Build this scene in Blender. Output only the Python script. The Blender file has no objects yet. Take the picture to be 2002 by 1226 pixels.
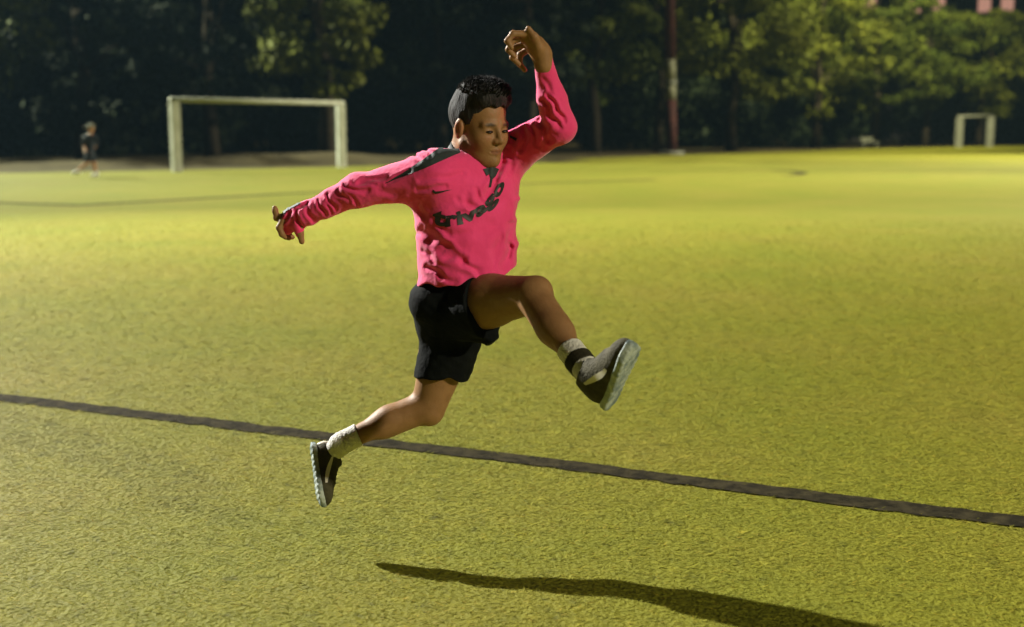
import bpy, bmesh, math, random
import numpy as np
from mathutils import Vector, Matrix
from mathutils.bvhtree import BVHTree
from mathutils.geometry import delaunay_2d_cdt

random.seed(7)
RNG = np.random.default_rng(7)
SC = bpy.context.scene
COL = SC.collection

# ------------------------------------------------------------------ camera
F_PX, W_PX, H_PX = 2370.0, 2002.0, 1226.0
CAM_H, HOR = 1.4, 253.0
PITCH = math.atan((H_PX / 2 - HOR) / F_PX)
cam_data = bpy.data.cameras.new('camera')
cam = bpy.data.objects.new('camera', cam_data)
COL.objects.link(cam)
cam.location = (0, 0, CAM_H)
cam.rotation_euler = (math.pi / 2 - PITCH, 0, 0)
cam_data.sensor_fit = 'HORIZONTAL'
cam_data.sensor_width = 36.0
cam_data.lens = F_PX / W_PX * 36.0
cam_data.clip_start = 0.05
cam_data.clip_end = 2000.0
cam_data.dof.use_dof = True
cam_data.dof.focus_distance = 4.0
cam_data.dof.aperture_fstop = 1.9
SC.camera = cam

# ------------------------------------------------------------------ night sky
world = bpy.data.worlds.new('World')
SC.world = world
world.use_nodes = True
wn = world.node_tree
bg = wn.nodes['Background']
sky = wn.nodes.new('ShaderNodeTexSky')
sky.sky_type = 'NISHITA'
sky.sun_disc = False
sky.sun_elevation = math.radians(-4.0)
sky.sun_rotation = math.radians(200.0)
wn.links.new(sky.outputs[0], bg.inputs[0])
bg.inputs[1].default_value = 0.06

# ------------------------------------------------------------------ floodlights outside the frame, no masts built; field and tree lamps are added
def flood(name, loc, target, power, color, angle=70, blend=0.6, size=0.35):
    d = bpy.data.lights.new(name, 'SPOT')
    d.energy = power
    d.color = color
    d.spot_size = math.radians(angle)
    d.spot_blend = blend
    d.shadow_soft_size = size
    o = bpy.data.objects.new(name, d)
    COL.objects.link(o)
    o.location = loc
    o.rotation_euler = (Vector(target) - Vector(loc)).to_track_quat('-Z', 'Y').to_euler()
    return o

flood('unseen_floodlight', (-23.8, 21.4, 17.8), (5, 3.5, 0), 180000, (1.0, .98, .90), 66, .8, .2)
flood('unseen_floodlight', (28, -16.5, 14.6), (0, 5, 0), 48000, (1.0, .92, .66), 42, .5, .5)
flood('unseen_floodlight', (52, 62, 30), (22, 57, 0), 470000, (1.0, .96, .66), 62, 1.0, .5)  # added lamp brightening the far right turf
flood('unseen_floodlight', (46, 40, 30), (9, 28, 0), 345000, (1.0, .96, .70), 38, 1.0, .5)  # added mid-field lamp, narrow cone kept off the runner
flood('unseen_floodlight', (-50, 62, 32), (-4, 42, 0), 580000, (.95, 1.0, .72), 52, 1.0, .5)  # added lamp lifting the far left turf
flood('unseen_floodlight', (-36, 30, 26), (-3, 22, 0), 75000, (.95, 1.0, .74), 36, 1.0, .5)  # added lamp evening out the middle turf, cone clear of the runner
flood('unseen_floodlight', (33, 68, 34), (21, 97, 9), 210000, (1.0, .97, .55), 74, .6, .5)  # added lamp dedicated to the right tree crowns

HAZE = .00013
SC.view_settings.view_transform = 'Standard'
SC.view_settings.look = 'None'
SC.view_settings.exposure = 0.0
SC.view_settings.gamma = 1.0
SC.view_settings.use_curve_mapping = False
SC.render.engine = 'CYCLES'
SC.cycles.use_denoising = True
SC.cycles.max_bounces = 6
SC.cycles.diffuse_bounces = 3
SC.cycles.sample_clamp_indirect = 4.0

# ------------------------------------------------------------------ helpers
_cp, _sp = math.cos(PITCH), math.sin(PITCH)
def ray(px, py):
    u, v = (px - W_PX / 2) / F_PX, -(py - H_PX / 2) / F_PX
    return np.array([u, _cp + v * _sp, -_sp + v * _cp])
def P(px, py, Y):
    d = ray(px, py)
    return d * (Y / d[1]) + np.array([0, 0, CAM_H])
def G(px, py, z=0.0):
    d = ray(px, py)
    return d * ((z - CAM_H) / d[2]) + np.array([0, 0, CAM_H])

def tag(o, label=None, cat=None, group=None, kind=None):
    if label: o['label'] = label
    if cat: o['category'] = cat
    if group: o['group'] = group
    if kind: o['kind'] = kind
    return o

def empty(name, loc=(0, 0, 0), rz=0.0):
    o = bpy.data.objects.new(name, None)
    COL.objects.link(o)
    o.location = loc
    o.rotation_euler = (0, 0, rz)
    o.empty_display_size = .2
    return o

def link_mesh(name, me, mats=(), parent=None, loc=None, smooth=True):
    o = bpy.data.objects.new(name, me)
    COL.objects.link(o)
    for m in (mats if isinstance(mats, (list, tuple)) else [mats]):
        me.materials.append(m)
    if smooth and len(me.polygons):
        me.polygons.foreach_set('use_smooth', np.ones(len(me.polygons), dtype=bool))
    if parent is not None:
        o.parent = parent
        if loc is None:          # mesh is written in world coordinates
            o.matrix_parent_inverse = Matrix.Translation(parent.location).inverted() if not any(parent.rotation_euler) else parent.matrix_basis.inverted()
    if loc is not None:
        o.location = loc
    return o

def np_mesh(name, verts, faces):
    """verts (N,3), faces (M,k) arrays"""
    me = bpy.data.meshes.new(name)
    verts = np.asarray(verts, dtype=np.float32)
    faces = np.asarray(faces, dtype=np.int32)
    k = faces.shape[1]
    me.vertices.add(len(verts)); me.vertices.foreach_set('co', verts.ravel())
    me.loops.add(faces.size); me.loops.foreach_set('vertex_index', faces.ravel())
    me.polygons.add(len(faces))
    me.polygons.foreach_set('loop_start', np.arange(0, faces.size, k, dtype=np.int32))
    me.polygons.foreach_set('loop_total', np.full(len(faces), k, dtype=np.int32))
    me.update(calc_edges=True)
    me.validate()
    return me

def bm_obj(name, bm, mats, parent=None, loc=None, smooth=False):
    me = bpy.data.meshes.new(name)
    bm.normal_update()
    bm.to_mesh(me); bm.free()
    return link_mesh(name, me, mats, parent, loc, smooth)

def add_box(bm, c, s, R=None):
    r = bmesh.ops.create_cube(bm, size=1.0)
    M = Matrix.Translation(c) @ (R.to_4x4() if R is not None else Matrix.Identity(4)) @ Matrix.Diagonal((s[0], s[1], s[2], 1))
    bmesh.ops.transform(bm, matrix=M, verts=r['verts'])
    return r['verts']

def add_tube(bm, pts, radii, seg=10, cap=True):
    rings = []
    n = len(pts)
    pts = [Vector(p) for p in pts]
    for i, p in enumerate(pts):
        t = (pts[min(i + 1, n - 1)] - pts[max(i - 1, 0)]).normalized()
        a = t.orthogonal().normalized() if abs(t.z) < .95 else Vector((1, 0, 0))
        if abs(t.z) < .95:
            a = t.cross(Vector((0, 0, 1))).normalized()
        b = t.cross(a).normalized()
        a = b.cross(t)
        rings.append([bm.verts.new(p + (a * math.cos(2 * math.pi * k / seg) + b * math.sin(2 * math.pi * k / seg)) * radii[i]) for k in range(seg)])
    for r0, r1 in zip(rings, rings[1:]):
        for k in range(seg):
            bm.faces.new((r0[k], r0[(k + 1) % seg], r1[(k + 1) % seg], r1[k]))
    if cap:
        bm.faces.new(rings[0][::-1]); bm.faces.new(rings[-1])

# ------------------------------------------------------------------ materials
def mat(name, base, rough=.7, spec=.3, c2=None, scale=8.0, bump=0.0, bscale=60.0, detail=4.0, stretch=(1, 1, 1), sheen=0.0, sss=0.0, attr=None, emit=None, lo=.4, hi=.65):
    m = bpy.data.materials.new(name)
    m.use_nodes = True
    nt = m.node_tree
    b = nt.nodes['Principled BSDF']
    b.inputs['Base Color'].default_value = (*base, 1)
    b.inputs['Roughness'].default_value = rough
    b.inputs['Specular IOR Level'].default_value = spec
    if sheen:
        b.inputs['Sheen Weight'].default_value = sheen
        b.inputs['Sheen Roughness'].default_value = .5
    if sss:
        b.inputs['Subsurface Weight'].default_value = sss
        b.inputs['Subsurface Radius'].default_value = (.012, .005, .003)
        b.inputs['Subsurface Scale'].default_value = .6
    geo = nt.nodes.new('ShaderNodeNewGeometry')
    mp = nt.nodes.new('ShaderNodeMapping')
    mp.inputs['Scale'].default_value = stretch
    nt.links.new(geo.outputs['Position'], mp.inputs[0])
    col = None
    if c2 is not None:
        nz = nt.nodes.new('ShaderNodeTexNoise')
        nz.inputs['Scale'].default_value = scale
        nz.inputs['Detail'].default_value = detail
        nt.links.new(mp.outputs[0], nz.inputs['Vector'])
        rp = nt.nodes.new('ShaderNodeValToRGB')
        rp.color_ramp.elements[0].position = lo
        rp.color_ramp.elements[1].position = hi
        rp.color_ramp.elements[0].color = (*base, 1)
        rp.color_ramp.elements[1].color = (*c2, 1)
        nt.links.new(nz.outputs['Fac'], rp.inputs[0])
        col = rp.outputs[0]
    if attr:
        at = nt.nodes.new('ShaderNodeAttribute'); at.attribute_name = attr
        if col is None:
            col = at.outputs['Color']
        else:
            mx = nt.nodes.new('ShaderNodeMix'); mx.data_type = 'RGBA'; mx.blend_type = 'MULTIPLY'
            mx.inputs[0].default_value = 1.0
            nt.links.new(col, mx.inputs[6]); nt.links.new(at.outputs['Color'], mx.inputs[7])
            col = mx.outputs[2]
    if col is not None:
        nt.links.new(col, b.inputs['Base Color'])
    if bump:
        n2 = nt.nodes.new('ShaderNodeTexNoise')
        n2.inputs['Scale'].default_value = bscale
        n2.inputs['Detail'].default_value = 5
        nt.links.new(mp.outputs[0], n2.inputs['Vector'])
        bp = nt.nodes.new('ShaderNodeBump')
        bp.inputs['Strength'].default_value = bump
        bp.inputs['Distance'].default_value = .01
        nt.links.new(n2.outputs['Fac'], bp.inputs['Height'])
        nt.links.new(bp.outputs[0], b.inputs['Normal'])
    if emit:
        b.inputs['Emission Color'].default_value = (*emit[:3], 1)
        b.inputs['Emission Strength'].default_value = emit[3]
    return m

M_PINK = mat('pink_jersey', (.62, .034, .145), .8, .2, (.68, .043, .175), 14, bump=.25, bscale=55, sheen=.25)
M_BLACKCLOTH = mat('black_cloth', (.0016, .0022, .0020), .9, .10, (.0034, .0044, .0040), 20, bump=.5, bscale=35)
M_PANEL = mat('charcoal_panel', (.018, .026, .026), .7, .3, (.026, .036, .036), 25, bump=.2, bscale=80)
M_PRINT = mat('black_print', (.012, .010, .010), .55, .4)
M_WHITEPRINT = mat('white_print', (.6, .6, .58), .5, .4)
M_SKIN = mat('skin', (1, 1, 1), .55, .25, (.88, .86, .82), 30, bump=.12, bscale=140, sss=.12, attr='skin_col')
M_HAIR = mat('black_hair', (.008, .0075, .007), .75, .22, (.020, .019, .018), 60, bump=.6, bscale=170, stretch=(1, 1, .25))
M_EYE = mat('eye_dark', (.012, .008, .006), .15, .5)
M_SOCK = mat('white_sock', (.62, .60, .55), .9, .1, (.52, .50, .45), 30, bump=.6, bscale=160)
M_UPPER = mat('olive_shoe_upper', (.034, .030, .013), .8, .2, (.056, .050, .025), 30, bump=.5, bscale=140)
M_SOLE = mat('pale_shoe_sole', (.34, .38, .33), .6, .3, (.12, .16, .16), 28, bump=.6, bscale=90)
M_STRIPE = mat('shoe_stripe', (.6, .56, .46), .5, .3)
M_GOAL = mat('goal_white', (.46, .46, .40), .6, .3, (.38, .38, .31), 3, bump=.1, bscale=30)
M_FARGOAL = mat('far_goal_grey', (.22, .22, .19), .7, .2, (.17, .17, .14), 3)  # darker grey tone for the distant goal
M_BARK = mat('bark', (.020, .015, .010), .9, .1, (.045, .034, .022), 9, bump=.8, bscale=14)

# ------------------------------------------------------------------ ground
def ramp_mix(nt, vec, scale, detail, stops, rough=.55):
    nz = nt.nodes.new('ShaderNodeTexNoise')
    nz.inputs['Scale'].default_value = scale
    nz.inputs['Detail'].default_value = detail
    nz.inputs['Roughness'].default_value = rough
    nt.links.new(vec, nz.inputs['Vector'])
    rp = nt.nodes.new('ShaderNodeValToRGB')
    els = rp.color_ramp.elements
    while len(els) < len(stops): els.new(.5)
    for e, (p, c) in zip(els, stops):
        e.position = p; e.color = (*c, 1)
    nt.links.new(nz.outputs['Fac'], rp.inputs[0])
    return nz, rp

def grass_material(name, blades=False):
    m = bpy.data.materials.new(name)
    m.use_nodes = True
    nt = m.node_tree
    b = nt.nodes['Principled BSDF']
    b.inputs['Roughness'].default_value = .75
    b.inputs['Specular IOR Level'].default_value = .15
    geo = nt.nodes.new('ShaderNodeNewGeometry')
    sep = nt.nodes.new('ShaderNodeSeparateXYZ'); nt.links.new(geo.outputs['Position'], sep.inputs[0])
    cmb = nt.nodes.new('ShaderNodeCombineXYZ')
    nt.links.new(sep.outputs[0], cmb.inputs[0]); nt.links.new(sep.outputs[1], cmb.inputs[1])
    vec = cmb.outputs[0]
    # broad worn and lush patches
    _, r1 = ramp_mix(nt, vec, .55, 3, [(.30, (.124, .130, .007)), (.50, (.140, .134, .009)), (.70, (.156, .138, .014))])
    # tufts
    n2, r2 = ramp_mix(nt, vec, 13, 5, [(.27, (.42, .44, .34)), (.40, (.88, .90, .82)), (.60, (1.02, 1.02, 1.0)), (.76, (1.42, 1.36, 1.6))], .62)
    mx = nt.nodes.new('ShaderNodeMix'); mx.data_type = 'RGBA'; mx.blend_type = 'MULTIPLY'
    mx.inputs[0].default_value = 1
    nt.links.new(r1.outputs[0], mx.inputs[6]); nt.links.new(r2.outputs[0], mx.inputs[7])
    col = mx.outputs[2]
    if blades:
        at = nt.nodes.new('ShaderNodeAttribute'); at.attribute_name = 'tint'
        m2 = nt.nodes.new('ShaderNodeMix'); m2.data_type = 'RGBA'; m2.blend_type = 'MULTIPLY'
        m2.inputs[0].default_value = 1
        nt.links.new(col, m2.inputs[6]); nt.links.new(at.outputs['Color'], m2.inputs[7])
        col = m2.outputs[2]
    else:
        n3 = nt.nodes.new('ShaderNodeTexNoise'); n3.inputs['Scale'].default_value = 45; n3.inputs['Detail'].default_value = 6
        nt.links.new(vec, n3.inputs['Vector'])
        bp = nt.nodes.new('ShaderNodeBump'); bp.inputs['Strength'].default_value = .8; bp.inputs['Distance'].default_value = .02
        nt.links.new(n3.outputs['Fac'], bp.inputs['Height'])
        nt.links.new(bp.outputs[0], b.inputs['Normal'])
    nt.links.new(col, b.inputs['Base Color'])
    return m
M_GRASS = grass_material('pitch_grass')
M_BLADE = grass_material('grass_blades', True)
M_DIRT = mat('dirt', (.030, .022, .009), .95, .1, (.050, .038, .016), 1.2, bump=.8, bscale=6)
M_LINE = mat('dark_line', (.013, .011, .006), .95, .05, (.034, .028, .014), 14, bump=.25, bscale=50)

bm = bmesh.new()
vs = [bm.verts.new(p) for p in ((-600, -60, -.02), (600, -60, -.02), (600, 900, -.02), (-600, 900, -.02))]
bm.faces.new(vs)
tag(bm_obj('ground', bm, M_DIRT), kind='structure')

EDGE = [(-260, 344), (0, 339), (345, 333), (640, 327), (820, 322), (1000, 314), (1150, 309), (1300, 304), (1500, 298), (1700, 291.5), (1850, 288), (2002, 285), (2300, 280)]
edge_pts = [G(*e) for e in EDGE]
bm = bmesh.new()
poly = [(-60, -30), (120, -30), (120, edge_pts[-1][1])] + [(p[0], p[1]) for p in edge_pts[::-1]] + [(-60, edge_pts[0][1])]
bm.faces.new([bm.verts.new((x, y, 0)) for x, y in poly])
bmesh.ops.triangulate(bm, faces=bm.faces[:])
tag(bm_obj('pitch', bm, M_GRASS), kind='structure')

# dark pitch lines, ragged edges, 5 mm above the turf
def pitch_line(pxs, width, label, step=.07, jit=.012, shrink=0.0):
    pts = [G(*p)[:2] for p in pxs]
    dense = []
    for a, b in zip(pts, pts[1:]):
        n = max(2, int(np.linalg.norm(b - a) / step))
        dense += [a + (b - a) * k / n for k in range(n)]
    dense.append(pts[-1])
    bm = bmesh.new(); L = []; R = []
    for i, p in enumerate(dense):
        t = dense[min(i + 1, len(dense) - 1)] - dense[max(i - 1, 0)]
        t = t / np.linalg.norm(t); nrm = np.array([-t[1], t[0]])
        l = p + nrm * (width / 2 + random.gauss(0, jit) - shrink); r = p - nrm * (width / 2 + random.gauss(0, jit) - shrink)
        L.append(bm.verts.new((l[0], l[1], .005))); R.append(bm.verts.new((r[0], r[1], .005)))
    for i in range(len(L) - 1):
        bm.faces.new((R[i], R[i + 1], L[i + 1], L[i]))
    o = bm_obj('pitch_line', bm, M_LINE)
    tag(o, label, 'pitch line', kind='structure')
    return dense
LINE_W = .145
near_line = pitch_line([(-1900, 588), (-300, 748), (0, 778), (480, 836), (1001, 897), (1500, 961), (2002, 1022), (2600, 1098), (3600, 1224)], LINE_W, 'dark painted line crossing the near turf', shrink=.008, jit=.007)
pitch_line([(-200, 391), (0, 397), (155, 402), (350, 391), (560, 379), (800, 368), (1100, 357), (1280, 352)], .30, 'faint dark line beyond the runner')
pitch_line([(1510, 333), (1548, 335), (1572, 338), (1562, 341), (1540, 343)], .34, 'short dark arc on the far turf', .15)
pitch_line([(1430, 466), (1500, 472), (1640, 480)], .025, 'thin dark scuff on the middle turf', .06, .006)

# grass blades on the turf near the camera (uncountable)
def grass_field():
    N = 2100000
    Y = np.sqrt(RNG.random(N) * (20.0 ** 2 - 3.1 ** 2) + 3.1 ** 2)
    keep = RNG.random(N) < np.clip((20 - Y) / 16.0, 0, 1) ** 1.3
    Y = Y[keep]; n = len(Y)
    X = (RNG.random(n) * 2 - 1) * (Y * .60 + 1.1)
    # distance to the near line
    a, b = G(0, 778)[:2], G(2002, 1022)[:2]
    t = (b - a) / np.linalg.norm(b - a)
    dl = np.abs((X - a[0]) * t[1] - (Y - a[1]) * t[0])
    edge = LINE_W / 2 + .004 * np.sin(X * 9 + 2 * np.sin(X * 4.3)) + RNG.normal(0, .013, n)
    painted = dl < edge                       # blades that carry the dark line paint
    k = ~painted | (RNG.random(n) < .75)
    X, Y, painted = X[k], Y[k], painted[k]; n = len(X)
    s = (Y / 4.0) ** .6
    ln = RNG.uniform(.008, .030, n) * s
    w = RNG.uniform(.0014, .0030, n) * s
    ang = RNG.normal(0, .45, n) + np.pi * (RNG.random(n) < .5)
    lean = RNG.uniform(1.34, 1.55, n)          # radians from vertical
    dx, dy = np.cos(ang), np.sin(ang)
    tip = np.stack([X + dx * np.sin(lean) * ln, Y + dy * np.sin(lean) * ln, np.cos(lean) * ln + .005], 1)
    ba = RNG.uniform(0, 2 * np.pi, n)
    px, py = np.cos(ba) * w, np.sin(ba) * w
    z0 = np.full(n, .003)
    v = np.empty((n, 3, 3), np.float32)
    v[:, 0] = np.stack([X - px, Y - py, z0], 1)
    v[:, 1] = np.stack([X + px, Y + py, z0], 1)
    v[:, 2] = tip
    me = np_mesh('grass', v.reshape(-1, 3), np.arange(3 * n).reshape(n, 3))
    col = me.color_attributes.new('tint', 'FLOAT_COLOR', 'POINT')
    base = RNG.uniform(.98, 1.24, n) * (1 + .25 * np.sin(X * 31 + 3 * np.sin(Y * 17)) * np.sin(Y * 37 + 2 * np.sin(X * 11)))
    straw = (RNG.random(n) < .16)
    c = np.stack([base * np.where(straw, 1.35, 1.0), base * np.where(straw, 1.1, 1.0), base * np.where(straw, 1.5, 1.0), np.ones(n)], 1)
    c[painted, :3] = np.array([.25, .21, .9]) * RNG.uniform(.7, 1.3, (painted.sum(), 1))
    col.data.foreach_set('color', np.repeat(c, 3, 0).astype(np.float32).ravel())
    o = link_mesh('grass', me, M_BLADE, smooth=False)
    tag(o, 'short mown yellow green turf around the runner', 'grass', kind='stuff')
grass_field()

# ------------------------------------------------------------------ goals
def goal(name, pL, pR, hL, hR, pw, pd, bar, label, M_GOAL=M_GOAL):
    """pL, pR ground points of the posts; square wooden-looking posts and a thinner crossbar"""
    c = (pL + pR) / 2
    ax = (pR - pL) / np.linalg.norm(pR - pL)
    root = empty(name, tuple(c))
    tag(root, label, 'goal', 'goals on the pitch')
    rz = Matrix.Rotation(math.atan2(ax[1], ax[0]), 3, 'Z')
    for p, h in ((pL, hL), (pR, hR)):
        bm = bmesh.new()
        q = p - c
        add_box(bm, (q[0], q[1], h / 2 - .05), (pw, pd, h + .1), rz)
        bmesh.ops.bevel(bm, geom=bm.edges[:], offset=.03, segments=2, affect='EDGES')
        bm_obj('goal_post', bm, M_GOAL, root, (0, 0, 0))
    bm = bmesh.new()
    a = Vector(pL - c) + Vector((0, 0, hL + bar / 2)); b = Vector(pR - c) + Vector((0, 0, hR + bar / 2))
    d = (b - a).normalized()
    ext = pw / 2
    add_tube(bm, [a - d * ext, b + d * ext], [bar / 2 + .004] * 2, 12)
    bm_obj('crossbar', bm, M_GOAL, root, (0, 0, 0), True)
    # rear frame: two stays and a ground bar, net not fitted
    return root
gl, gr = G(346, 336), G(668, 327)
sL, sR = F_PX / gl[1], F_PX / gr[1]
goal('football_goal', gl, gr, 134 / sL, 119 / sR, .31, .26, .15, 'large pale football goal left of the runner')
hl, hr = G(1873.5, 288), G(1935.5, 288)
hr = hr + np.array([.8, 2.2, 0])
s2 = F_PX / hl[1]
goal('football_goal', hl, hr, 57 / s2, 57.5 / s2 * hr[1] / hl[1], .54, .36, .16, 'small distant goal at the right end of the pitch', M_FARGOAL)

# ------------------------------------------------------------------ lamp pole, benches, mound
def painted_pole():
    base = G(1312, 300)
    Yp = base[1]; s = F_PX / Yp
    root = empty('lamp_pole', tuple(base))
    tag(root, 'dark red pole with a pale band standing before the trees', 'pole')
    m_red = mat('red_pole_paint', (.050, .014, .011), .8, .15, (.036, .011, .009), 2)
    m_band = mat('pale_band', (.17, .165, .11), .8, .15, (.13, .125, .08), 2)
    m_con = mat('concrete_foot', (.18, .18, .15), .9, .1, (.13, .13, .11), 3)
    r = 10.5 / s
    lean = -3.0 / 100.0                      # the pole leans a little to the left
    def seg(nm, py0, py1, rr, m):
        z0, z1 = (300 - py0) / s, (300 - py1) / s
        bm = bmesh.new()
        add_tube(bm, [(lean * z0, 0, z0), (lean * z1, 0, z1)], [rr, rr], 14)
        return bm_obj(nm, bm, m, root, (0, 0, 0), True)
    seg('pole_shaft', 305, 198, r * 1.04, m_red)
    seg('pale_sleeve', 198, 168.5, r, m_band)
    seg('clamp_band', 168.5, 161, r * 1.15, m_con)
    seg('pale_sleeve', 161, 122, r * .98, m_band)
    seg('pole_shaft', 122, -120, r * .96, m_red)
    bm = bmesh.new()
    add_tube(bm, [(0, 0, -.1), (0, 0, .10), (0, 0, .13)], [.80, .76, .6], 18)
    bm_obj('concrete_foot', bm, m_con, root, (0, 0, 0))
    bm = bmesh.new()
    add_box(bm, (-.75, .35, .30), (.8, .5, .45)); 
    bmesh.ops.bevel(bm, geom=bm.edges[:], offset=.08, segments=2, affect='EDGES')
    m_box = mat('junction_box_paint', (.06, .045, .035), .7, .2)
    bm_obj('junction_box', bm, m_box, root, (0, 0, 0))
painted_pole()

M_BENCH = mat('bench_paint', (.12, .12, .10), .8, .15, (.09, .09, .07), 3)
def bench(px, py, wpx, back, label):
    p = G(px, py); s = F_PX / p[1]; w = wpx / s
    root = empty('bench', tuple(p), .12)
    tag(root, label, 'bench', 'benches below the trees')
    bm = bmesh.new(); add_box(bm, (0, 0, .44), (w, .42, .10)); bm_obj('seat', bm, M_BENCH, root, (0, 0, 0))
    for sx in (-1, 1):
        bm = bmesh.new(); add_box(bm, (sx * w * .4, 0, .195), (.08, .36, .39)); bm_obj('leg', bm, M_BENCH, root, (0, 0, 0))
    if back:
        bm = bmesh.new(); add_box(bm, (-w * .12, .235, .66), (w * .72, .05, .30)); bm_obj('backrest', bm, M_BENCH, root, (0, 0, 0))
bench(1700, 289.0, 34, True, 'pale bench with a backrest under the right trees')
bench(1595, 283, 18, False, 'small backless bench deep under the dark trees')

def mound():
    bm = bmesh.new()
    c = (-8.2, 50.5); nx, ny = 48, 12
    vs = []
    for j in range(ny + 1):
        row = []
        for i in range(nx + 1):
            u, v = i / nx * 2 - 1, j / ny * 2 - 1
            h = .42 * max(0, 1 - u * u) ** .6 * max(0, 1 - v * v) * (1 + .18 * math.sin(7 * u + 2) + .1 * math.sin(17 * u + v * 3))
            row.append(bm.verts.new((c[0] + u * 11 + v * 1.5, c[1] + v * 3.0 + u * 3.5, h - .03)))
        vs.append(row)
    for j in range(ny):
        for i in range(nx):
            bm.faces.new((vs[j][i], vs[j][i + 1], vs[j + 1][i + 1], vs[j + 1][i]))
    tag(bm_obj('dirt_mound', bm, M_DIRT, smooth=True), kind='structure')
mound()

# ------------------------------------------------------------------ trees
def leaf_mat(name, a, b):
    m = mat(name, a, .7, .12, b, .6, detail=3, attr='tint', lo=.35, hi=.68)
    return m
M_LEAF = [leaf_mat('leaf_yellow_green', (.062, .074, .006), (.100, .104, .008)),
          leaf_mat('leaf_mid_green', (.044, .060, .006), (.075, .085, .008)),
          leaf_mat('leaf_unlit_green', (.009, .015, .006), (.018, .026, .009))]  # near-black leaves: shade of unlit trees and undergrowth put into the colour
def leaves_mesh(centers, radii, per, size, rng):
    n = len(centers) * per
    c = np.repeat(centers, per, 0); r = np.repeat(radii, per)
    d = rng.normal(size=(n, 3)); d /= np.linalg.norm(d, axis=1)[:, None]
    rad = r * (rng.random(n) ** .45)
    p = c + d * rad[:, None] * np.array([1.2, 1.2, .62])
    # leaf plane: droops outwards, random
    nrm = d * .8 + rng.normal(size=(n, 3)) * .55 + np.array([0, 0, .45])
    nrm /= np.linalg.norm(nrm, axis=1)[:, None]
    t = np.cross(nrm, rng.normal(size=(n, 3))); t /= np.linalg.norm(t, axis=1)[:, None]
    b = np.cross(nrm, t)
    s = size * rng.uniform(.6, 1.3, n)[:, None]
    v = np.empty((n, 4, 3), np.float32)
    v[:, 0] = p - t * s; v[:, 1] = p + b * s * .45; v[:, 2] = p + t * s; v[:, 3] = p - b * s * .45
    return v.reshape(-1, 3), np.arange(4 * n).reshape(n, 4), np.repeat(rng.uniform(.6, 1.35, n), 4)

def tree(x, y, h, cr, base, kind, label, seed, nclump=48, per=190, size=.22, group='trees behind the pitch'):
    rng = np.random.default_rng(seed); rnd = random.Random(seed)
    root = empty('broadleaf_tree', (x, y, 0))
    tag(root, label, 'tree', group)
    bm = bmesh.new()
    tr = .16 + h * .012
    bend = [(rnd.uniform(-.3, .3), rnd.uniform(-.3, .3)) for _ in range(5)]
    tp = [(0, 0, -.2)] + [(bend[i][0] * (i + 1) * .35, bend[i][1] * (i + 1) * .35, h * f) for i, f in enumerate((.15, .3, .5, .68, .85))]
    add_tube(bm, tp, [tr * 1.35, tr, tr * .88, tr * .66, tr * .42, tr * .12], 9)
    cz = (base + h) / 2; hz = (h - base) / 2
    cen = []
    for i in range(nclump):
        while True:
            q = rng.uniform(-1, 1, 3)
            l = np.linalg.norm(q)
            if .45 < l < 1: break
        cen.append(np.array([q[0] * cr, q[1] * cr, cz + q[2] * hz * (1 - .15 * abs(q[0]))]))
    cen = np.array(cen)
    for i in range(7):
        e = cen[rnd.randrange(nclump)] * .75 + np.array([0, 0, cz * .25])
        k = rnd.choice((2, 3, 4))
        s = Vector(tp[k]); e = Vector(e)
        mid = s.lerp(e, .5) + Vector((0, 0, .3))
        add_tube(bm, [s, mid, e], [tr * .42, tr * .25, tr * .06], 6)
    bm_obj('trunk', bm, M_BARK, root, (0, 0, 0), True)
    rad = rng.uniform(.65, 1.3, nclump) * cr / 4.2
    v, f, t = leaves_mesh(cen, rad, per, size, rng)
    me = np_mesh('crown', v, f)
    col = me.color_attributes.new('tint', 'FLOAT_COLOR', 'POINT')
    col.data.foreach_set('color', np.stack([t, t, t, np.ones_like(t)], 1).astype(np.float32).ravel())
    o = link_mesh('crown', me, M_LEAF[kind], root, (0, 0, 0), smooth=False)
    return root

# px centre, distance, height, crown radius, crown base, leaf kind
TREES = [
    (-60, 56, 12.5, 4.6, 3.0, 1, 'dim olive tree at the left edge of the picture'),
    (170, 60, 14.0, 5.0, 1.0, 2, 'unlit green tree behind the walking figure'),
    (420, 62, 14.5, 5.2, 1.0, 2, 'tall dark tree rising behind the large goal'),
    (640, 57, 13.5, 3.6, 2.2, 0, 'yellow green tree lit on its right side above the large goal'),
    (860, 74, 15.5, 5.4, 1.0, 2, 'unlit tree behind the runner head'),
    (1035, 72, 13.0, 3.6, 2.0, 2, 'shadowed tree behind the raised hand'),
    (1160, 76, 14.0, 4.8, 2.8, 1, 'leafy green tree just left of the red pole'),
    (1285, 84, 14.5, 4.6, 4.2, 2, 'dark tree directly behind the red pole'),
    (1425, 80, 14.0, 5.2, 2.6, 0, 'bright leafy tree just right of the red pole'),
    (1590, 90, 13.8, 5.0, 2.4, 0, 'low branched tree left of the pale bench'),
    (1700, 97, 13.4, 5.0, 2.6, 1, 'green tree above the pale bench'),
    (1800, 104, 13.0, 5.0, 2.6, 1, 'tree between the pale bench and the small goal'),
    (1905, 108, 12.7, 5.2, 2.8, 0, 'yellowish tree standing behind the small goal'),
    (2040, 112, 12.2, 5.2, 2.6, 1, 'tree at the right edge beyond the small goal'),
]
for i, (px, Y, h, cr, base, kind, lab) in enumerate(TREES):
    tree((px - W_PX / 2) / F_PX * Y, Y, h, cr, base, kind, lab, 100 + i)

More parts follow.
